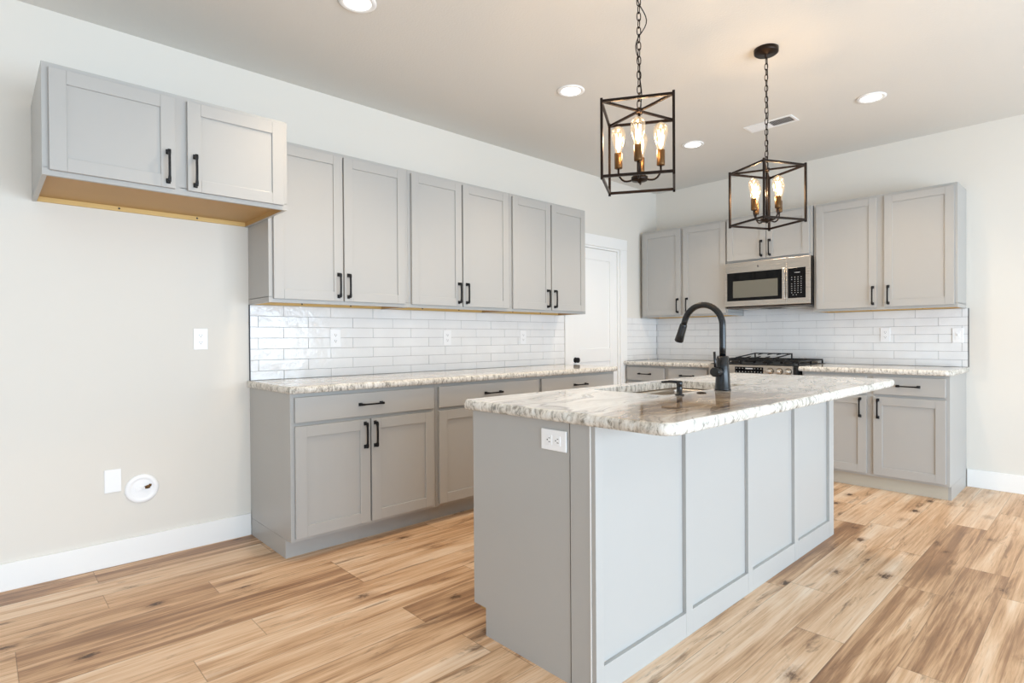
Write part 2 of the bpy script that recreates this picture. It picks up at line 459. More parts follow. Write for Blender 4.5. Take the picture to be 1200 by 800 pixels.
def base(loc, rz, W, depth, cells, label, group=None, toe_rec=.075, toe='cab', notch_end=True, name='base_cabinet'):
    """cells: ('drawer', x0, x1) or ('door', x0, x1, handle x)"""
    r = empty(name, loc, rz, label, 'cabinet', group)
    TK = .10; top = .875
    m = MB()
    m.box(0, W, -depth, -.001, TK, top, .0012)
    m.build('cabinet_body', 'cab', r)
    for a in (0, W-.018): box(a, a+.018, -depth+toe_rec, -.001, 0, TK-.0005).build('side_panel', 'cab', r)
    m = MB(); m.box(.018, W-.018, -depth+toe_rec+.0005, -depth+toe_rec+.016, 0, TK)
    m.build('toe_kick', toe, r)
    for c in cells:
        if c[0] == 'drawer': drawer(r, c[1], c[2], .722, .855, -depth, .79)
        else: door(r, c[1], c[2], .118, .703, -depth, c[3], .615, stile=.06)
    return r

RA = PI/2       # faces +x
ZB, ZT = 1.365, 2.273
# fridge cabinet
yb = -5.262
upper((0, yb, 1.822), RA, .962, .61, ZT-1.822,
      [(.022, .459, .43), (.508, .94, .538)],
      'short deep grey cabinet hung alone at far left above the bare fridge space', hz=.113)
# three tall uppers on the left wall
ys = [(-4.297, -3.4125), (-3.4115, -2.5085), (-2.5075, -1.612)]
dd = [[(-4.275, -3.872, -3.90), (-3.862, -3.440, -3.838)], [(-3.390, -2.978, -3.008), (-2.966, -2.532, -2.938)], [(-2.487, -2.068, -2.108), (-2.054, -1.634, -2.025)]]
lab = ['tall grey two-door wall cabinet next to the short cabinet over the fridge space',
       'middle one of the three tall grey wall cabinets on the left wall',
       'tall grey wall cabinet on the left wall nearest the white door']
for (a, b), ds, l in zip(ys, dd, lab):
    upper((0, a, ZB), RA, b-a, .33, ZT-ZB, [(p-a, q-a, h-a) for p, q, h in ds], l, 'tall wall cabinets on the left wall')
# left wall base cabinets
yb = [(-4.296, -3.3985), (-3.3975, -2.4785), (-2.4775, -1.579)]
cells = [[('drawer', -4.276, -3.418), ('door', -4.276, -3.854, -3.884), ('door', -3.844, -3.420, -3.822)],
         [('drawer', -3.378, -2.493), ('door', -3.378, -2.942, -2.972), ('door', -2.932, -2.493, -2.90)],
         [('drawer', -2.463, -1.608), ('door', -2.463, -2.042, -2.072), ('door', -2.032, -1.608, -2.002)]]
lab = ['grey base cabinet at the left end of the left run, its bare side panel showing',
       'grey base cabinet in the middle of the left run, partly behind the island',
       'grey base cabinet at the right end of the left run beside the white door']
for (a, b), cs, l in zip(yb, cells, lab):
    base((0, a, 0), RA, b-a, .61, [(c[0],)+tuple(v-a for v in c[1:]) for c in cs], l, 'base cabinets on the left wall')
# back wall uppers
upper((.032, 0, ZB), 0, .976, .33, ZT-ZB, [(.026, .479, .450), (.508, .964, .556)],
      'tall grey two-door wall cabinet in the corner left of the microwave', 'tall wall cabinets on the back wall')
upper((1.012, 0, 1.846), 0, .768, .345, ZT-1.846, [(.006, .376, .336), (.382, .745, .412)],
      'short grey two-door cabinet directly above the microwave', hz=.110)
upper((1.787, 0, ZB), 0, .99, .33, ZT-ZB, [(.022, .473, .448), (.526, .971, .554)],
      'tall grey two-door wall cabinet right of the microwave, at the end of the back wall', 'tall wall cabinets on the back wall')
# back wall bases
base((.042, 0, 0), 0, .950, .61, [('drawer', .005, .452), ('door', .005, .452, .42), ('drawer', .5, .912), ('door', .5, .912, .53)],
     'grey base cabinet in the corner left of the gas range', 'base cabinets on the back wall', .045, 'toe')
base((1.792, 0, 0), 0, .985, .61, [('drawer', .02, .471), ('door', .02, .471, .43), ('drawer', .517, .963), ('door', .517, .963, .55)],
     'grey base cabinet right of the gas range at the end of the back wall', 'base cabinets on the back wall', .045, 'toe')

# ------------------------------------------------------------ countertops
def rounded(pts, rad):
    """pts: corner list ccw, rad: radius per corner -> dense outline"""
    out = []; n = len(pts)
    for i in range(n):
        p = Vector(pts[i]); a = Vector(pts[i-1]); b = Vector(pts[(i+1) % n]); r = rad[i]
        if r <= 0: out.append(p); continue
        d1 = (a-p).normalized(); d2 = (b-p).normalized()
        s_ = p+d1*r; e = p+d2*r; c = p+d1*r+d2*r
        k = max(4, int(r*PI/2/.01))
        a0 = math.atan2(s_.y-c.y, s_.x-c.x); a1 = math.atan2(e.y-c.y, e.x-c.x)
        while a1 < a0-PI: a1 += 2*PI
        while a1 > a0+PI: a1 -= 2*PI
        for j in range(k+1):
            t = a0+(a1-a0)*j/k; out.append(Vector((c.x+r*math.cos(t), c.y+r*math.sin(t))))
    return out
def dense(out, step):
    r = []
    for i, p in enumerate(out):
        q = out[(i+1) % len(out)]; L = (q-p).length; k = max(1, int(L/step))
        for j in range(k): r.append(p+(q-p)*j/k)
    return r
def countertop(name, corners, radii, z0, z1, rough, mat, hole=None, hole_r=.03, step=.009, label=None, walls=()):
    """rough: function(x, y) -> amount of chiselled edge (0..1)"""
    out = dense(rounded(corners, radii), step); n = len(out)
    bm = bmesh.new(); rings = []
    T = z1-z0; lev = [(0, .004), (.12, .0), (.32, -.003), (.55, -.004), (.78, -.001), (.93, .003), (1, .009)]
    for k, (f, ins) in enumerate(lev):
        ring = []
        for i, p in enumerate(out):
            d = (out[(i+1) % n]-out[i-1]).normalized(); nr = Vector((d.y, -d.x))
            a = rough(p.x, p.y)
            z = z0+T*f
            q = Vector((p.x*26, p.y*26, z*30)); q2 = Vector((p.x*70, p.y*70, z*60))
            dn = (noise.noise(q)*.0045+noise.noise(q2)*.0028)
            amt = ins if a else 0
            off = -amt+(dn*a*(0.35 if f in (0, 1) else 1))
            if f == 1 and a: off = -.006+dn*.5
            zz = z if f in (0, 1) else z+noise.noise(q2*.6)*.002*a
            v = p+nr*off
            ring.append(bm.verts.new((v.x, v.y, zz)))
        rings.append(ring)
    for a, b in zip(rings, rings[1:]):
        for i in range(n): 
            f = bm.faces.new((a[i], a[(i+1) % n], b[(i+1) % n], b[i])); f.smooth = True
    def cap(ring, z):
        es = []
        for i in range(n):
            es.append(bm.edges.get((ring[i], ring[(i+1) % n])))
        hv = []
        if hole:
            ho = rounded(hole, [hole_r]*4)
            hv = [bm.verts.new((p.x, p.y, z)) for p in ho]
            for i in range(len(hv)): es.append(bm.edges.new((hv[i], hv[(i+1) % len(hv)])))
        bmesh.ops.triangle_fill(bm, use_beauty=True, use_dissolve=False, edges=es, normal=(0, 0, 1))
        return hv
    t = cap(rings[-1], z1); b = cap(rings[0], z0)
    for i in range(len(t)):
        j = (i+1) % len(t); bm.faces.new((t[i], b[i], b[j], t[j]))
    bmesh.ops.recalc_face_normals(bm, faces=bm.faces)
    me = bpy.data.meshes.new(name); bm.to_mesh(me); bm.free(); me.materials.append(MAT[mat])
    o = bpy.data.objects.new(name, me); C.objects.link(o)
    return tag(o, label, 'countertop')
CZ0, CZ1 = .876, .914
countertop('countertop', [(.001, -4.31), (.648, -4.31), (.648, -1.566), (.001, -1.566)], [0, .012, .012, 0], CZ0, CZ1,
           lambda x, y: .5 if x > .02 else 0, 'granite', label='long grey and white granite countertop on the left wall cabinets')
countertop('countertop', [(.024, -.648), (.999, -.648), (.999, -.001), (.024, -.001)], [.004, .004, 0, 0], CZ0, CZ1,
           lambda x, y: .5 if y < -.6 else 0, 'granite', label='short granite countertop in the corner left of the gas range')
countertop('countertop', [(1.776, -.648), (2.793, -.648), (2.793, -.001), (1.776, -.001)], [.004, .05, 0, 0], CZ0, CZ1,
           lambda x, y: .5 if (y < -.6 or x > 2.77) else 0, 'granite', label='granite countertop right of the gas range on the back wall')
SX0, SX1, SY0, SY1 = 1.87, 2.275, -3.39, -2.65
countertop('island_countertop', [(1.774, -4.064), (2.722, -4.064), (2.722, -1.753), (1.774, -1.753)], [.02, .055, .055, .02], CZ0, CZ1,
           lambda x, y: 1.0, 'granite_island', hole=[(SX0, SY0), (SX1, SY0), (SX1, SY1), (SX0, SY1)], hole_r=.03, step=.007,
           label='polished veined granite island top with a rough chiselled edge')

# ------------------------------------------------------------ island
IX0, IX1, IY0, IY1 = 1.803, 2.434, -4.043, -1.869
isl = empty('kitchen_island', ((IX0+IX1)/2, (IY0+IY1)/2, 0), 0, 'long grey panelled kitchen island in the middle of the floor', 'kitchen island')
ox, oy = (IX0+IX1)/2, (IY0+IY1)/2
def ibuild(m, name, mat='cab', parent=isl): m.xf(Matrix.Translation((-ox, -oy, 0))); return m.build(name, mat, parent)
def end_panel(y0, y1):
    """cabinet end panel with the toe notch at the working side"""
    bm = bmesh.new()
    prof = [(IX0+.076, 0), (2.3205, 0), (2.3205, .875), (IX0+.004, .875), (IX0+.004, .108), (IX0+.076, .108)]
    a = [bm.verts.new((x, y0, z)) for x, z in prof]; b = [bm.verts.new((x, y1, z)) for x, z in prof]
    bm.faces.new(a); bm.faces.new(b[::-1])
    for i in range(6): bm.faces.new((a[i], b[i], b[(i+1) % 6], a[(i+1) % 6]))
    m = MB(); m.bm.free(); m.bm = bm; return m
ibuild(end_panel(IY0+.004, IY0+.022), 'end_panel'); ibuild(end_panel(IY1-.022, IY1-.004), 'end_panel')
# boxed half wall behind the cabinets
m = MB(); m.box(2.3265, 2.411, IY0, IY1, 0, .875, .0015); ibuild(m, 'half_wall')
# framed skin on the seating side: backing plus raised stiles and rails
m = MB(); m.box(2.4125, 2.418, IY0+.001, IY1-.001, 0, .875)
st = [(IY0, -4.004), (-3.500, -3.452), (-2.972, -2.926), (-2.444, -2.398), (-1.940, IY1)]
for a, b in st: m.box(2.418, IX1, a, b, 0, .875, .001)
for (a, b), (c, d) in zip(st, st[1:]):
    m.box(2.418, IX1-.0004, b, c, 0, .094, .001); m.box(2.418, IX1-.0004, b, c, .862, .875)
ibuild(m, 'framed_back_panel')
m = MB(); m.box(2.4112, 2.4150, IY0-.0015, IY0+.004, 0, .875); ibuild(m, 'corner_highlight_bead', 'trim')  # white strip stands in for the highlight along the caulked corner gap
# working side: face frame, doors, toe kick
m = MB()
m.box(IX0+.0045, IX0+.022, IY0+.023, IY1-.023, .10, .14); m.box(IX0+.0045, IX0+.022, IY0+.023, IY1-.023, .70, .735); m.box(IX0+.0045, IX0+.022, IY0+.023, IY1-.023, .855, .875)
for y in (IY0+.023, -3.46, -2.57, IY1-.063): m.box(IX0+.0045, IX0+.022, y, y+.04, .14, .70)
for y in (IY0+.023, -3.46, -2.57, IY1-.063): m.box(IX0+.0045, IX0+.022, y, y+.04, .735, .855)
ibuild(m, 'face_frame')
m = MB(); m.box(IX0+.023, 2.324, IY0+.023, IY1-.023, .10, .086); ibuild(m, 'cabinet_floor', 'ply')
m = MB(); m.box(IX0+.078, IX0+.094, IY0+.023, IY1-.023, 0, .099); ibuild(m, 'toe_kick')
holder = isl
def idoor(a, b, z0, z1, hy=None, drw=False):
    m = MB(); W = b-a
    if drw: m.box(-W/2, W/2, -.019, -.001, z0, z1, .003)
    else:
        m.box(-W/2+.01, W/2-.01, -.011, -.001, z0+.01, z1-.01)
        for x0, x1 in ((-W/2, -W/2+.06), (W/2-.06, W/2)): m.box(x0, x1, -.019, -.001, z0, z1, .0015)
        for c, d in ((z0, z0+.06), (z1-.06, z1)): m.box(-W/2+.06, W/2-.06, -.0187, -.001, c, d, .0015)
    d = m.build('drawer_front' if drw else 'door', 'cab', isl, (IX0+.0045-ox, (a+b)/2-oy, 0), -PI/2)
    if drw: pull(d, 0, -.019, (z0+z1)/2, False)
    else: pull(d, hy, -.019, z1-.088)
for a, b in ((-4.01, -3.45), (-3.43, -2.56), (-2.54, -1.90)):
    idoor(a+.0, b-.0, .722, .855, drw=True)
    mid = (a+b)/2
    # run direction is mirrored on this side: local x = -(world y)
    idoor(a, mid-.005, .118, .703, -((mid-a)/2-.03)); idoor(mid+.005, b, .118, .703, (b-mid)/2-.03)

# ------------------------------------------------------------ sink
m = MB(); bm = m.bm
z_top = CZ0-.0015
def ring(x0, x1, y0, y1, r, z):
    o_ = rounded([(x0, y0), (x1, y0), (x1, y1), (x0, y1)], [r]*4)
    # constant count regardless of radius
    out = []
    for i, (cx, cy) in enumerate(((x0+r, y0+r), (x1-r, y0+r), (x1-r, y1-r), (x0+r, y1-r))):
        for j in range(7):
            t = PI+i*PI/2+j/6*PI/2; out.append(bm.verts.new((cx+r*math.cos(t), cy+r*math.sin(t), z)))
    return out
e = .006
rs = [ring(SX0-.03, SX1+.03, SY0-.03, SY1+.03, .04, z_top), ring(SX0-e, SX1+e, SY0-e, SY1+e, .035, z_top),
      ring(SX0-e, SX1+e, SY0-e, SY1+e, .035, z_top-.02), ring(SX0+.002, SX1-.002, SY0+.002, SY1-.002, .035, z_top-.19), ring(SX0+.03, SX1-.03, SY0+.03, SY1-.03, .03, z_top-.215)]
rs2 = [ring(SX0-.03, SX1+.03, SY0-.03, SY1+.03, .04, z_top-.003), ring(SX0-e-.003, SX1+e+.003, SY0-e-.003, SY1+e+.003, .037, z_top-.003),
       ring(SX0-.001, SX1+.001, SY0-.001, SY1+.001, .037, z_top-.192), ring(SX0+.03, SX1-.03, SY0+.03, SY1-.03, .03, z_top-.218)]
for L in (rs, rs2):
    for a, b in zip(L, L[1:]):
        for i in range(len(a)): f = bm.faces.new((a[i], a[(i+1) % 28], b[(i+1) % 28], b[i])); f.smooth = True
for i in range(28): bm.faces.new((rs[0][i], rs[0][(i+1) % 28], rs2[0][(i+1) % 28], rs2[0][i]))
bm.faces.new(rs[-1]); bm.faces.new(rs2[-1])
snk = m.build('sink', 'steel'); tag(snk, 'stainless undermount sink set into the island top', 'sink')
m = MB(); m.lathe([(0, 0), (.05, 0), (.055, .003), (.04, .005), (.036, .002), (0, .002)], seg=24)
m.build('drain', 'steel', snk, ((SX0+SX1)/2, (SY0+SY1)/2, z_top-.2145))

# ------------------------------------------------------------ faucet
FX, FY = 2.337, -3.016
fa = empty('kitchen_faucet', (FX, FY, CZ1), 0, 'tall matte black pull-down faucet arching over the island sink', 'faucet')
m = MB(); m.lathe([(.036, 0), (.036, .004), (.0345, .008), (.030, .075), (.0285, .100), (.0275, .104), (.0265, .152), (.022, .155)], seg=28)
m.build('faucet_body', 'faucet', fa, (0, 0, .0005))
R_ = .098; zc = .392-R_-.0
pts = [(0, 0, .15), (0, 0, .20), (0, 0, .26)]
for i in range(0, 19):
    t = PI*(i/18)*.92
    pts.append((-R_+R_*math.cos(t), 0, zc+R_*math.sin(t)))
d = (Vector(pts[-1])-Vector(pts[-2])).normalized()
tip = Vector(pts[-1])+d*.018; pts.append(tuple(tip))
m = MB(); m.tube(pts, .0145, 16); m.build('spout', 'faucet', fa)
m = MB()
e0 = tip; e1 = tip+d*.10
m.tube([tuple(e0-d*.004), tuple(e0), tuple(e0+d*.004), tuple(e0+d*.045), tuple(e0+d*.080), tuple(e0+d*.085)], [.015, .0175, .0178, .019, .0215, .0185], 20)
m.build('spray_head', 'faucet', fa)
m = MB(); m.tube([tuple(e0+d*.0845), tuple(e0+d*.087)], .0165, 18); m.build('spray_nozzle', 'slot', fa)
m = MB(); m.tube([(0, -.022, .086), (0, -.050, .086), (0, -.052, .086)], [.0195, .0195, .0175], 18)
m.build('handle_hub', 'faucet', fa)
m = MB(); m.tube([(0, -.0525, .086), (0, -.056, .086), (0, -.076, .086), (0, -.078, .086)], [.018, .022, .022, .020], 18)
m.tube([(0, -.068, .098), (-.002, -.068, .135), (-.004, -.069, .176)], [.006, .0055, .0055], 12)
m.build('lever', 'faucet', fa)
# soap dispenser
sd = empty('soap_dispenser', (2.318, -3.352, CZ1), 0, 'small matte black soap dispenser pump at the near corner of the sink', 'soap dispenser')
m = MB(); m.lathe([(.019, 0), (.019, .004), (.0115, .006), (.0115, .042), (.0125, .044), (.0125, .058), (.010, .06)], seg=20); m.build('pump_body', 'faucet', sd, (0, 0, .0005))
m = MB(); m.tube([(0, 0, .055), (-.04, -.012, .056), (-.072, -.022, .053)], [.0065, .006, .0045], 12); m.build('spout', 'faucet', sd)
ab = MB().lathe([(0, 0), (.020, 0), (.020, .003), (.016, .004), (.015, .002), (0, .002)], seg=24).build('hole_cover', 'bronze', None, (2.336, -3.204, CZ1+.0005))
tag(ab, 'flat round dark cap in the island top between soap pump and faucet', 'hole cover')

# ------------------------------------------------------------ tile backsplashes
def backsplash(name, W, z0, z1, offs, label, left_trim=True, right_trim=False, loc=(0, 0, 0), rz=0, top_z=ZB):
    """local x along the wall, front towards -y; rows counted down from top_z"""
    r = empty(name, loc, rz, label, 'tile backsplash')
    g = MB(); g.box(0, W, -.006, -.001, z0, z1); g.build('grout', 'grout', r)
    m = MB(); pitch, TW, gap = .0662, .303, .0022; row = 0; z = z1
    rnd = random.Random(5)
    while z > z0+.004:
        za = max(z-pitch+gap, z0+.001)
        x = offs[row % 2]
        while x > 0: x -= TW
        while x < W:
            a = max(x+gap/2, .001); b = min(x+TW-gap/2, W-.001)
            if b-a > .01:
                t = .0095+rnd.uniform(-.0006, .0008)
                n0 = len(m.bm.verts)
                r0 = bmesh.ops.create_cube(m.bm, size=1)['verts']
                sk = rnd.uniform(-.0005, .0005); sk2 = rnd.uniform(-.0005, .0005)
                for v in r0:
                    fx, fz = v.co.x+.5, v.co.z+.5
                    yy = -.004 if v.co.y > 0 else -t+sk*(fx-.5)*2+sk2*(fz-.5)*2
                    v.co = Vector((a+fx*(b-a), yy, za+fz*(z-gap*0-za)))
                es = list({e for v in r0 for e in v.link_edges})
                bmesh.ops.bevel(m.bm, geom=es, offset=.0012, segments=1, affect='EDGES')
            x += TW
        z -= pitch; row += 1
    m.build('tile_field', 'tile', r)
    if left_trim: MB().box(-.004, 0, -.011, -.001, z0, z1).build('edge_strip', 'trimblack' if left_trim is True else left_trim, r)
    if right_trim: MB().box(W, W+.004, -.011, -.001, z0, z1).build('edge_strip', 'trimblack' if right_trim is True else right_trim, r)
    return r
zt0 = CZ1+.001
backsplash('tile_backsplash', 2.758, zt0, ZB-.0005, [.196, .047], 'long white brick-tile backsplash under the left wall cabinets', True, 'steel', (0, -4.294, 0), RA)
backsplash('tile_backsplash', .5632, zt0, ZB-.0005, [.10, .25], 'narrow strip of white tile on the left wall between door casing and corner', False, False, (0, -.573, 0), RA)
backsplash('tile_backsplash', 2.7822, zt0, ZB-.0005, [.3192, .1702], 'wide white brick-tile backsplash on the wall behind the gas range', False, True, (.0078, 0, 0), 0)
# tile carried up behind the microwave
m = MB(); m.box(1.012, 1.785, -.010, -.001, ZB, 1.424, .001)
o = m.build('tile_infill', 'tile'); tag(o, 'narrow row of white tile right under the microwave', 'tile backsplash')

# ------------------------------------------------------------ outlets and plates (local frame: on wall, front towards -y)
def outlet(loc, rz, label, group=None, horizontal=False, kind='outlet'):
    nm = {'outlet': 'wall_outlet', 'switch': 'light_switch', 'blank': 'blank_wall_plate'}[kind]
    ct = {'outlet': 'outlet', 'switch': 'switch', 'blank': 'wall plate'}[kind]
    r = empty(nm, loc, rz, label, ct, group)
    w_, h_ = (.0355, .0585)
    def bx(m, x0, x1, y0, y1, z0, z1, bev=0):
        if horizontal: m.box(z0, z1, y0, y1, x0, x1, bev)
        else: m.box(x0, x1, y0, y1, z0, z1, bev)
    m = MB(); bx(m, -w_, w_, -.006, -.0005, -h_, h_, .0022); m.build('cover_plate', 'white', r)
    if kind == 'outlet':
        for s in (-1, 1):
            m = MB(); bx(m, -.0165, .0165, -.0078, -.0055, s*.0195-.0135, s*.0195+.0135, .001); f = m.build('socket_face', 'white', r)
            m = MB()
            bx(m, -.0075, -.0052, -.0081, -.0076, s*.0195-.002, s*.0195+.0065); bx(m, .0052, .0075, -.0081, -.0076, s*.0195-.001, s*.0195+.0055)
            bx(m, -.0022, .0022, -.0081, -.0076, s*.0195-.0095, s*.0195-.005)
            m.build('slots', 'slot', f)
        if not horizontal: pass
    if kind == 'switch':
        m = MB(); bx(m, -.0165, .0165, -.0075, -.0055, -.033, .033, .001); m.build('switch_face', 'white', r)
        m = MB(); m.box(-.004, .004, -.017, -.007, -.004, .012, .001); m.build('toggle', 'white', r)
    return r
T = .0105
outlet((0, -4.554, 1.163), RA, 'white outlet on the bare wall left of the tile')
outlet((T, -3.766, 1.165), RA, 'white outlet in the left tile backsplash, nearest its left end')
outlet((T, -2.869, 1.165), RA, 'white outlet at the middle of the long left tile backsplash')
outlet((T, -2.07, 1.165), RA, 'white outlet in the left backsplash nearest the white door')
outlet((0, -4.963, .437), RA, 'blank white cover plate low on the left wall beside the round box', kind='blank')
outlet((2.237, -T, 1.167), 0, 'white outlet in the back tile backsplash under the right wall cabinet')
outlet((2.727, -T, 1.158), 0, 'white toggle switch at the right end of the back tile', kind='switch')
outlet((2.2525, IY0+.0035, .808), 0, 'white sideways outlet on the near end of the island', horizontal=True)

# round recessed water box for the fridge
wb = empty('water_outlet_box', (0, -4.838, .375), RA, 'round white recessed water box with a brass valve low on the left wall', 'water outlet box')
m = MB(); m.lathe([(.050, -.0005), (.076, -.0005), (.076, -.004), (.070, -.009), (.055, -.010), (.050, -.007)], seg=40, axis='Y', cap=False)
m.lathe([(.050, -.007), (.048, -.0012), (0, -.0008)], seg=40, axis='Y'); m.build('round_plate', 'white', wb)
m = MB(); m.tube([(.012, -.008, .004), (.022, -.012, .006), (.034, -.014, .008)], [.007, .009, .009], 14); m.tube([(.034, -.014, .008), (.036, -.014, .020)], .006, 10)
m.build('valve', 'brass', wb)
m = MB(); m.box(-.03, .006, -.010, -.002, -.010, .012, .002); m.tube([(-.004, -.010, .002), (.012, -.010, .004)], .006, 12); m.build('valve_body', 'white', wb)

# ------------------------------------------------------------ microwave
MW0, MW1, MZ0, MZ1, MD = 1.020, 1.784, 1.425, 1.843, .385
mw = empty('microwave', ((MW0+MW1)/2, 0, MZ0), 0, 'stainless over-the-range microwave with a black glass window', 'microwave')
def mb(m, name, mat, parent=mw): return m.xf(Matrix.Translation((-(MW0+MW1)/2, 0, -MZ0))).build(name, mat, parent)
m = MB(); m.box(MW0, MW1, -MD, -.011, MZ0+.004, MZ1, .002); mb(m, 'housing', 'gloss_black')
seam = 1.588
m = MB(); m.box(MW0, seam-.001, -MD-.022, -MD-.0005, MZ0+.012, MZ1-.002, .003); md = mb(m, 'door', 'steel')
m = MB(); m.box(seam+.001, MW1, -MD-.022, -MD-.0005, MZ0+.012, MZ1-.002, .003); mp = mb(m, 'control_side', 'steel')
m = MB(); m.box(1.042, 1.548, -MD-.0245, -MD-.0215, 1.488, 1.748, .001); dg = mb(m, 'door_glass', 'gloss_black')
m = MB(); m.box(1.100, 1.512, -MD-.0252, -MD-.0243, 1.517, 1.670); mb(m, 'viewing_window', 'windowglass')
m = MB(); m.box(1.557, 1.580, -MD-.046, -MD-.034, 1.478, 1.752, .004); m.box(1.561, 1.576, -MD-.036, -MD-.0215, 1.484, 1.50); m.box(1.561, 1.576, -MD-.036, -MD-.0215, 1.73, 1.746); mb(m, 'door_handle', 'steel')
m = MB(); m.box(1.598, 1.746, -MD-.0245, -MD-.0215, 1.488, 1.748, .001); mb(m, 'keypad_panel', 'gloss_black')
m = MB()
for r_ in range(9):
    z = 1.515+r_*.019
    n_ = 4 if r_ not in (0,) else 2
    for c_ in range(n_):
        x = 1.632+c_*.026+(.012 if n_ == 2 else 0)
        if r_ == 6 and c_ in (0,): continue
        m.box(x-.004, x+.004, -MD-.0250, -MD-.0244, z-.0018, z+.0018)
mb(m, 'keypad_print', 'print')
mb(box(1.655, 1.70, -MD-.0250, -MD-.0244, 1.705, 1.709), 'display_line', 'print')
m = MB(); m.lathe([(0, 0), (.011, 0), (.011, .0012), (0, .0012)], (1.335, -MD-.0235, 1.795), 20, 'Y')
lg = mb(m, 'emblem', 'ventgrey')
m = MB(); m.lathe([(.0085, 0), (.0095, 0), (.0095, .0008), (.0085, .0008)], (1.335, -MD-.0243, 1.795), 20, 'Y', cap=False)
m.tube([(1.330, -MD-.0243, 1.797), (1.328, -MD-.0243, 1.794), (1.331, -MD-.0243, 1.792), (1.333, -MD-.0243, 1.795)], .0008, 6)
m.tube([(1.340, -MD-.0243, 1.798), (1.337, -MD-.0243, 1.796), (1.339, -MD-.0243, 1.795), (1.337, -MD-.0243, 1.792), (1.341, -MD-.0243, 1.792)], .0008, 6)
mb(m, 'emblem_ring', 'print')
m = MB(); m.box(MW0+.01, MW1-.01, -MD-.016, -.02, MZ0-.006, MZ0+.0035, .002); mb(m, 'underside', 'ventgrey')
for a, b in ((1.10, 1.30), (1.50, 1.70)): mb(box(a, b, -.30, -.10, MZ0-.009, MZ0-.0062), 'grease_filter', 'steel')

# ------------------------------------------------------------ gas range
GX0, GX1, GD = 1.003, 1.772, .635
rg = empty('gas_range', ((GX0+GX1)/2, 0, 0), 0, 'stainless slide-in gas range with black iron grates', 'gas range')
def gb(m, name, mat, parent=rg): return m.xf(Matrix.Translation((-(GX0+GX1)/2, 0, 0))).build(name, mat, parent)
m = MB(); m.box(GX0, GX1, -GD, -.012, .06, .90, .002); gb(m, 'range_body', 'iron')
for x in (GX0+.04, GX1-.07):
    for y in (-GD+.04, -.08): gb(box(x, x+.03, y, y+.03, 0, .059), 'foot', 'iron')
m = MB(); m.box(GX0, GX1, -GD-.035, -GD-.0005, .20, .80, .004); od = gb(m, 'oven_door', 'steel')
m = MB(); m.box(GX0+.09, GX1-.09, -GD-.0375, -GD-.0345, .30, .62, .001); gb(m, 'oven_window', 'gloss_black')
m = MB(); m.tube([(GX0+.05, -GD-.08, .755), (GX1-.05, -GD-.08, .755)], .012, 14)
for x in (GX0+.08, GX1-.08): m.tube([(x, -GD-.034, .755), (x, -GD-.08, .755)], .008, 10)
gb(m, 'oven_handle', 'steel')
m = MB(); m.box(GX0, GX1, -GD-.035, -GD-.0005, .065, .19, .004); gb(m, 'storage_drawer', 'steel')
m = MB(); m.box(GX0-.0, GX1-.028, -GD-.045, -GD-.0005, .81, .912, .004); cp = gb(m, 'control_panel', 'steel')
m = MB(); m.box(GX1-.026, GX1, -GD-.040, -GD-.0005, .81, .905, .002); gb(m, 'panel_end_cap', 'iron')
m = MB(); m.box(1.250, 1.500, -GD-.0475, -GD-.0445, .842, .897, .001); gb(m, 'display', 'gloss_black')
m = MB(); rnd = random.Random(3)
for i in range(9):
    for z in (.855, .884):
        x = 1.265+i*.027
        if 3 <= i <= 5 and z > .87: continue
        m.box(x-.004, x+.004, -GD-.048, -GD-.0474, z-.0022, z+.0022)
m.box(1.345, 1.41, -GD-.048, -GD-.0474, .879, .889)
gb(m, 'display_print', 'print')
for x in (1.085, 1.165, 1.560, 1.635, 1.708):
    m = MB(); m.lathe([(.021, 0), (.024, -.004), (.023, -.012), (.018, -.016), (.017, -.036), (.0155, -.039), (0, -.039)], (0, 0, 0), 24, 'Y')
    m.box(-.0035, .0035, -.043, -.036, -.016, .016, .001)
    kb = m.build('knob', 'steel', rg, (x-(GX0+GX1)/2, -GD-.045, .868))
    MB().lathe([(.0245, 0), (.0275, 0), (.0275, -.003), (.0245, -.003)], (0, 0, 0), 24, 'Y', cap=False).build('bezel', 'iron', kb)
m = MB(); m.box(GX0, GX1, -GD-.02, -.013, .9005, .918, .003); gb(m, 'cooktop', 'iron')
m = MB(); m.box(GX0+.05, GX1-.05, -.05, -.014, .9185, .935, .003); gb(m, 'rear_trim', 'steel')
for x, y in ((1.15, -.47), (1.15, -.19), (1.387, -.33), (1.625, -.47), (1.625, -.19)):
    m = MB(); m.lathe([(.045, 0), (.045, .006), (.034, .009), (.034, .016), (.030, .019), (0, .019)], seg=24); m.build('burner', 'iron', rg, (x-(GX0+GX1)/2, y, .9185))
def grate(x0, x1, y0=-.60, y1=-.06, z=.952, legs=True):
    m = MB(); b = .0055
    for y in (y0, y1): m.box(x0, x1, y-b, y+b, z-.008, z+.006, .001)
    for x in (x0, x1): m.box(x-b, x+b, y0, y1, z-.008, z+.006, .001)
    xm = (x0+x1)/2; ym = (y0+y1)/2
    m.box(x0, x1, ym-b, ym+b, z-.008, z+.006)
    for yy in ((y0+ym)/2, (y1+ym)/2):
        m.box(x0, xm-.035, yy-b*.8, yy+b*.8, z-.004, z+.008); m.box(xm+.035, x1, yy-b*.8, yy+b*.8, z-.004, z+.008)
        for k in range(-1, 2, 2): m.box(xm-b*.8, xm+b*.8, yy+k*.035 if k > 0 else yy-.11, yy+.11 if k > 0 else yy-.035, z-.004, z+.008)
    n_ = 7
    if legs:
        for x in (x0, x1):
            for y in (y0, ym, y1): m.box(x-b, x+b, y-b, y+b, .9185, z-.006)
    return m
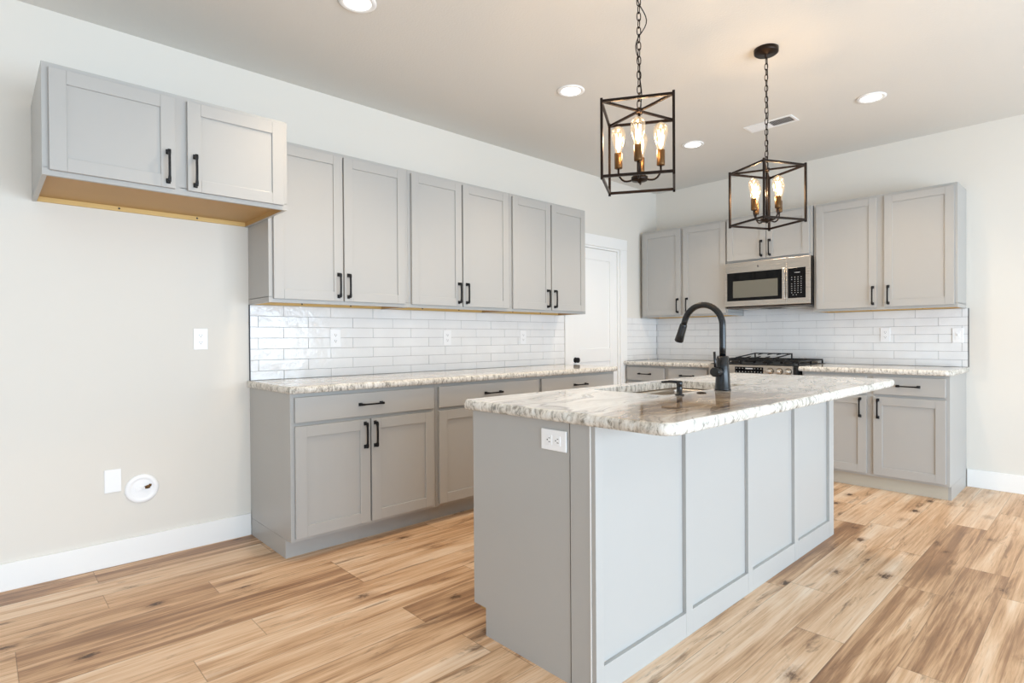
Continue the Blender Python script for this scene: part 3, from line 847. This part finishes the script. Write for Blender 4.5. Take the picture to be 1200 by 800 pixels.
gb(grate(1.018, 1.262), 'grate', 'iron'); gb(grate(1.270, 1.505), 'grate', 'iron'); gb(grate(1.513, 1.760), 'grate', 'iron')
# the loose centre grate left lying upside down on the others
m = MB(); b = .005
z = .984
m.box(1.215, 1.56, -.60, -.59, z-.016, z-.006); m.box(1.215, 1.56, -.22, -.21, z+.014, z+.024)
for x in (1.215, 1.55):
    m.tube([(x+.005, -.595, z-.011), (x+.005, -.215, z+.019)], .0065, square=True)
for x in (1.30, 1.387, 1.47): m.tube([(x, -.595, z-.011), (x, -.48, z-.002)], .005, square=True); m.tube([(x, -.215, z+.019), (x, -.33, z+.010)], .005, square=True)
for x in (1.215, 1.55):
    m.box(x, x+.01, -.60, -.59, .9615, z-.008); m.box(x, x+.01, -.22, -.21, .9615, z+.016)
gg = gb(m, 'loose_grate', 'iron')

# ------------------------------------------------------------ recessed ceiling lights
def can(x, y, label, power=44):
    r = empty('recessed_ceiling_light', (x, y, H), 0, label, 'ceiling light', 'recessed ceiling lights')
    m = MB(); m.lathe([(.062, -.001), (.088, -.001), (.088, -.004), (.080, -.009), (.066, -.008), (.062, -.005)], seg=40, cap=False); m.build('trim_ring', 'white', r)
    m = MB(); m.lathe([(0, -.0055), (.063, -.0055), (.064, -.001), (0, -.001)], seg=36, cap=False); m.build('lens', 'led', r)
    l = bpy.data.lights.new('can_glow', 'SPOT'); l.energy = power; l.color = (1, .80, .58); l.spot_size = 2.2; l.spot_blend = .8; l.shadow_soft_size = .06
    o = bpy.data.objects.new('lamp_light', l); C.objects.link(o); o.parent = r; o.location = (0, 0, -.03)
can(1.083, -4.144, 'round lit ceiling light cut by the top edge of the picture')
can(1.130, -2.685, 'round lit ceiling light left of the nearer pendant')
can(1.138, -1.183, 'round lit ceiling light between the pendants, near the corner')
can(2.437, -1.138, 'round lit ceiling light right of the farther pendant')

# ceiling vent
vt = empty('ceiling_vent', (1.775, -1.165, H), 0, 'white two-way louvred air vent on the ceiling behind the farther pendant', 'vent')
m = MB(); a, b = .178, .075
for q in ((-a, a, -b, -b+.018), (-a, a, b-.018, b), (-a, -a+.018, -b+.018, b-.018), (a-.018, a, -b+.018, b-.018)): m.box(q[0], q[1], q[2], q[3], -.007, -.0005, .0015)
m.build('vent_frame', 'white', vt)
m = MB(); m.box(-a+.018, a-.018, -b+.018, b-.018, -.0015, -.0005); m.build('vent_throat', 'ventgrey', vt)
m = MB()
for i in range(24):
    x = -a+.024+i*(2*a-.048)/23
    s = 1 if x < 0 else -1
    p0 = (x-.004*s, 0, -.007); p1 = (x+.004*s, 0, -.002)
    m.bm.verts.ensure_lookup_table()
    vs = [m.bm.verts.new((px, yy, pz+dz)) for (px, _, pz) in (p0, p1) for yy in (-b+.018, b-.018) for dz in (0, .0007)]
    v = vs
    for f in ((0, 2, 6, 4), (1, 5, 7, 3), (0, 1, 3, 2), (4, 6, 7, 5), (0, 4, 5, 1), (2, 3, 7, 6)): m.bm.faces.new([v[k] for k in f])
m.build('louvres', 'white', vt)

# ------------------------------------------------------------ pendants
def pendant(x, y, ang, zt, label, wig, power=2.4):
    S, HH = .276, .296; z0 = zt-HH
    r = empty('lantern_pendant', (x, y, z0), 0, label, 'pendant light', 'lantern pendants over the island')
    q = S/2; b = .0052
    def rb(m, name, mat, parent=r): return m.xf(Matrix.Rotation(ang, 4, 'Z')).build(name, mat, parent)
    m = MB()
    for sx in (-1, 1):
        for sy in (-1, 1): m.box(sx*q-b, sx*q+b, sy*q-b, sy*q+b, -.012, HH+.012, .001)
    for z in (0, HH):
        for s in (-1, 1):
            m.box(-q+b, q-b, s*q-b*.9, s*q+b*.9, z-b, z+b); m.box(s*q-b*.9, s*q+b*.9, -q+b, q-b, z-b, z+b)
    # crossed bars of the top
    for k in (PI/4, 3*PI/4):
        d = Vector((math.cos(k), math.sin(k), 0)); L = q*math.sqrt(2)
        m.tube([tuple(-d*L+Vector((0, 0, HH))), tuple(d*L+Vector((0, 0, HH)))], .0062, square=True)
    rb(m, 'cage_frame', 'bronze')
    m = MB(); m.lathe([(0, HH-.012), (.014, HH-.012), (.016, HH), (.016, HH+.008), (.006, HH+.014), (0, HH+.014)], seg=18)
    m.lathe([(.0055, .02), (.0055, HH-.008)], seg=12)
    rb(m, 'centre_rod', 'bronze')
    m = MB(); m.lathe([(0, -.002), (.006, 0), (.008, .006), (.030, .008), (.034, .012), (.034, .024), (.026, .030), (.008, .034), (0, .034)], seg=28)
    rb(m, 'hub', 'bronze')
    ra = .086; zs = .066
    for k in range(4):
        t = k*PI/2; d = Vector((math.cos(t), math.sin(t), 0))
        m = MB(); pts = []
        for i in range(9):
            f = i/8
            rr = .02+(ra-.02)*min(1, f*1.25); zz = .018+(-.008*math.sin(PI*min(f*1.4, 1)))+(zs-.018)*max(0, (f-.55)/.45)**1.5
            pts.append(tuple(d*rr+Vector((0, 0, zz))))
        m.tube(pts, .0042, 8); arm = rb(m, 'arm', 'bronze')
        c = tuple(d*ra)
        m = MB(); m.lathe([(.010, zs-.002), (.016, zs), (.0165, zs+.006), (.0165, zs+.062), (.014, zs+.064)], (c[0], c[1], 0), 20)
        rb(m, 'lamp_holder', 'brass')
        zb = zs+.0645
        m = MB(); m.lathe([(.011, zb), (.014, zb+.008), (.020, zb+.030), (.0275, zb+.058), (.0300, zb+.074), (.0275, zb+.090), (.019, zb+.103), (.008, zb+.109), (0, zb+.110)], (c[0], c[1], 0), 24)
        bl = rb(m, 'bulb', 'bulb')
        m = MB(); m.tube([(c[0], c[1], zb), (c[0], c[1], zb+.025)], .004, 8); n_ = 6
        loop = []
        for i in range(n_*2+1):
            an = i*PI/n_; rr = .011 if i % 2 else .007
            loop.append((c[0]+rr*math.cos(an), c[1]+rr*math.sin(an), zb+(.078 if i % 2 else .026)))
        m.tube(loop, .0011, 6)
        rb(m, 'filament', 'filament', bl)
        l = bpy.data.lights.new('bulb_glow', 'POINT'); l.energy = power; l.color = (1, .72, .44); l.shadow_soft_size = .016
        cc = Matrix.Rotation(ang, 3, 'Z') @ Vector((c[0], c[1], zb+.055))
        o = bpy.data.objects.new('lamp_light', l); C.objects.link(o); o.parent = r; o.location = cc
    # chain: alternating oval links
    top = H-z0-.052; zc = HH+.012; LL = .036; i = 0
    m = MB()
    nl = int((top-zc)/(LL-.0065)); pitch = (top-zc)/nl
    for i in range(nl):
        zm = zc+pitch*(i+.5); pts = []
        for j in range(14):
            t = 2*PI*j/14; u = .0085*math.cos(t); v = math.copysign(abs(math.sin(t))**.7, math.sin(t))*LL/2
            k = .5 if i % 2 else .5+PI/2
            pts.append((u*math.cos(k+ang), u*math.sin(k+ang), zm+v))
        m.tube(pts, .0021, 6, closed=True)
    m.build('chain', 'bronze', r)
    pts = []
    for i in range(41):
        f = i/40; z = zc+(top-zc)*f+.0
        o_ = sum(a*math.sin(PI*fr*f+ph)*math.sin(PI*f) for a, fr, ph in wig)
        pts.append((.004+o_*.70, .003+o_*.71, z))
    m = MB(); m.tube(pts, .0022, 8); m.build('cord', 'black', r)
    m = MB(); zz = H-z0
    m.lathe([(0, zz-.052), (.006, zz-.050), (.008, zz-.034), (.010, zz-.030), (.056, zz-.028), (.064, zz-.022), (.065, zz-.001), (0, zz-.001)], seg=36)
    m.build('ceiling_canopy', 'bronze', r)
    return r
pendant(2.214, -3.481, 1.337+PI/4, 2.089, 'nearer caged lantern pendant, its chain running out of the top of the picture', [(.018, 4, .3), (.010, 7, 1.0)])
pendant(2.226, -2.286, .341+PI/4, 2.085, 'farther caged lantern pendant, its round ceiling canopy in view', [(.004, 5, 0)])
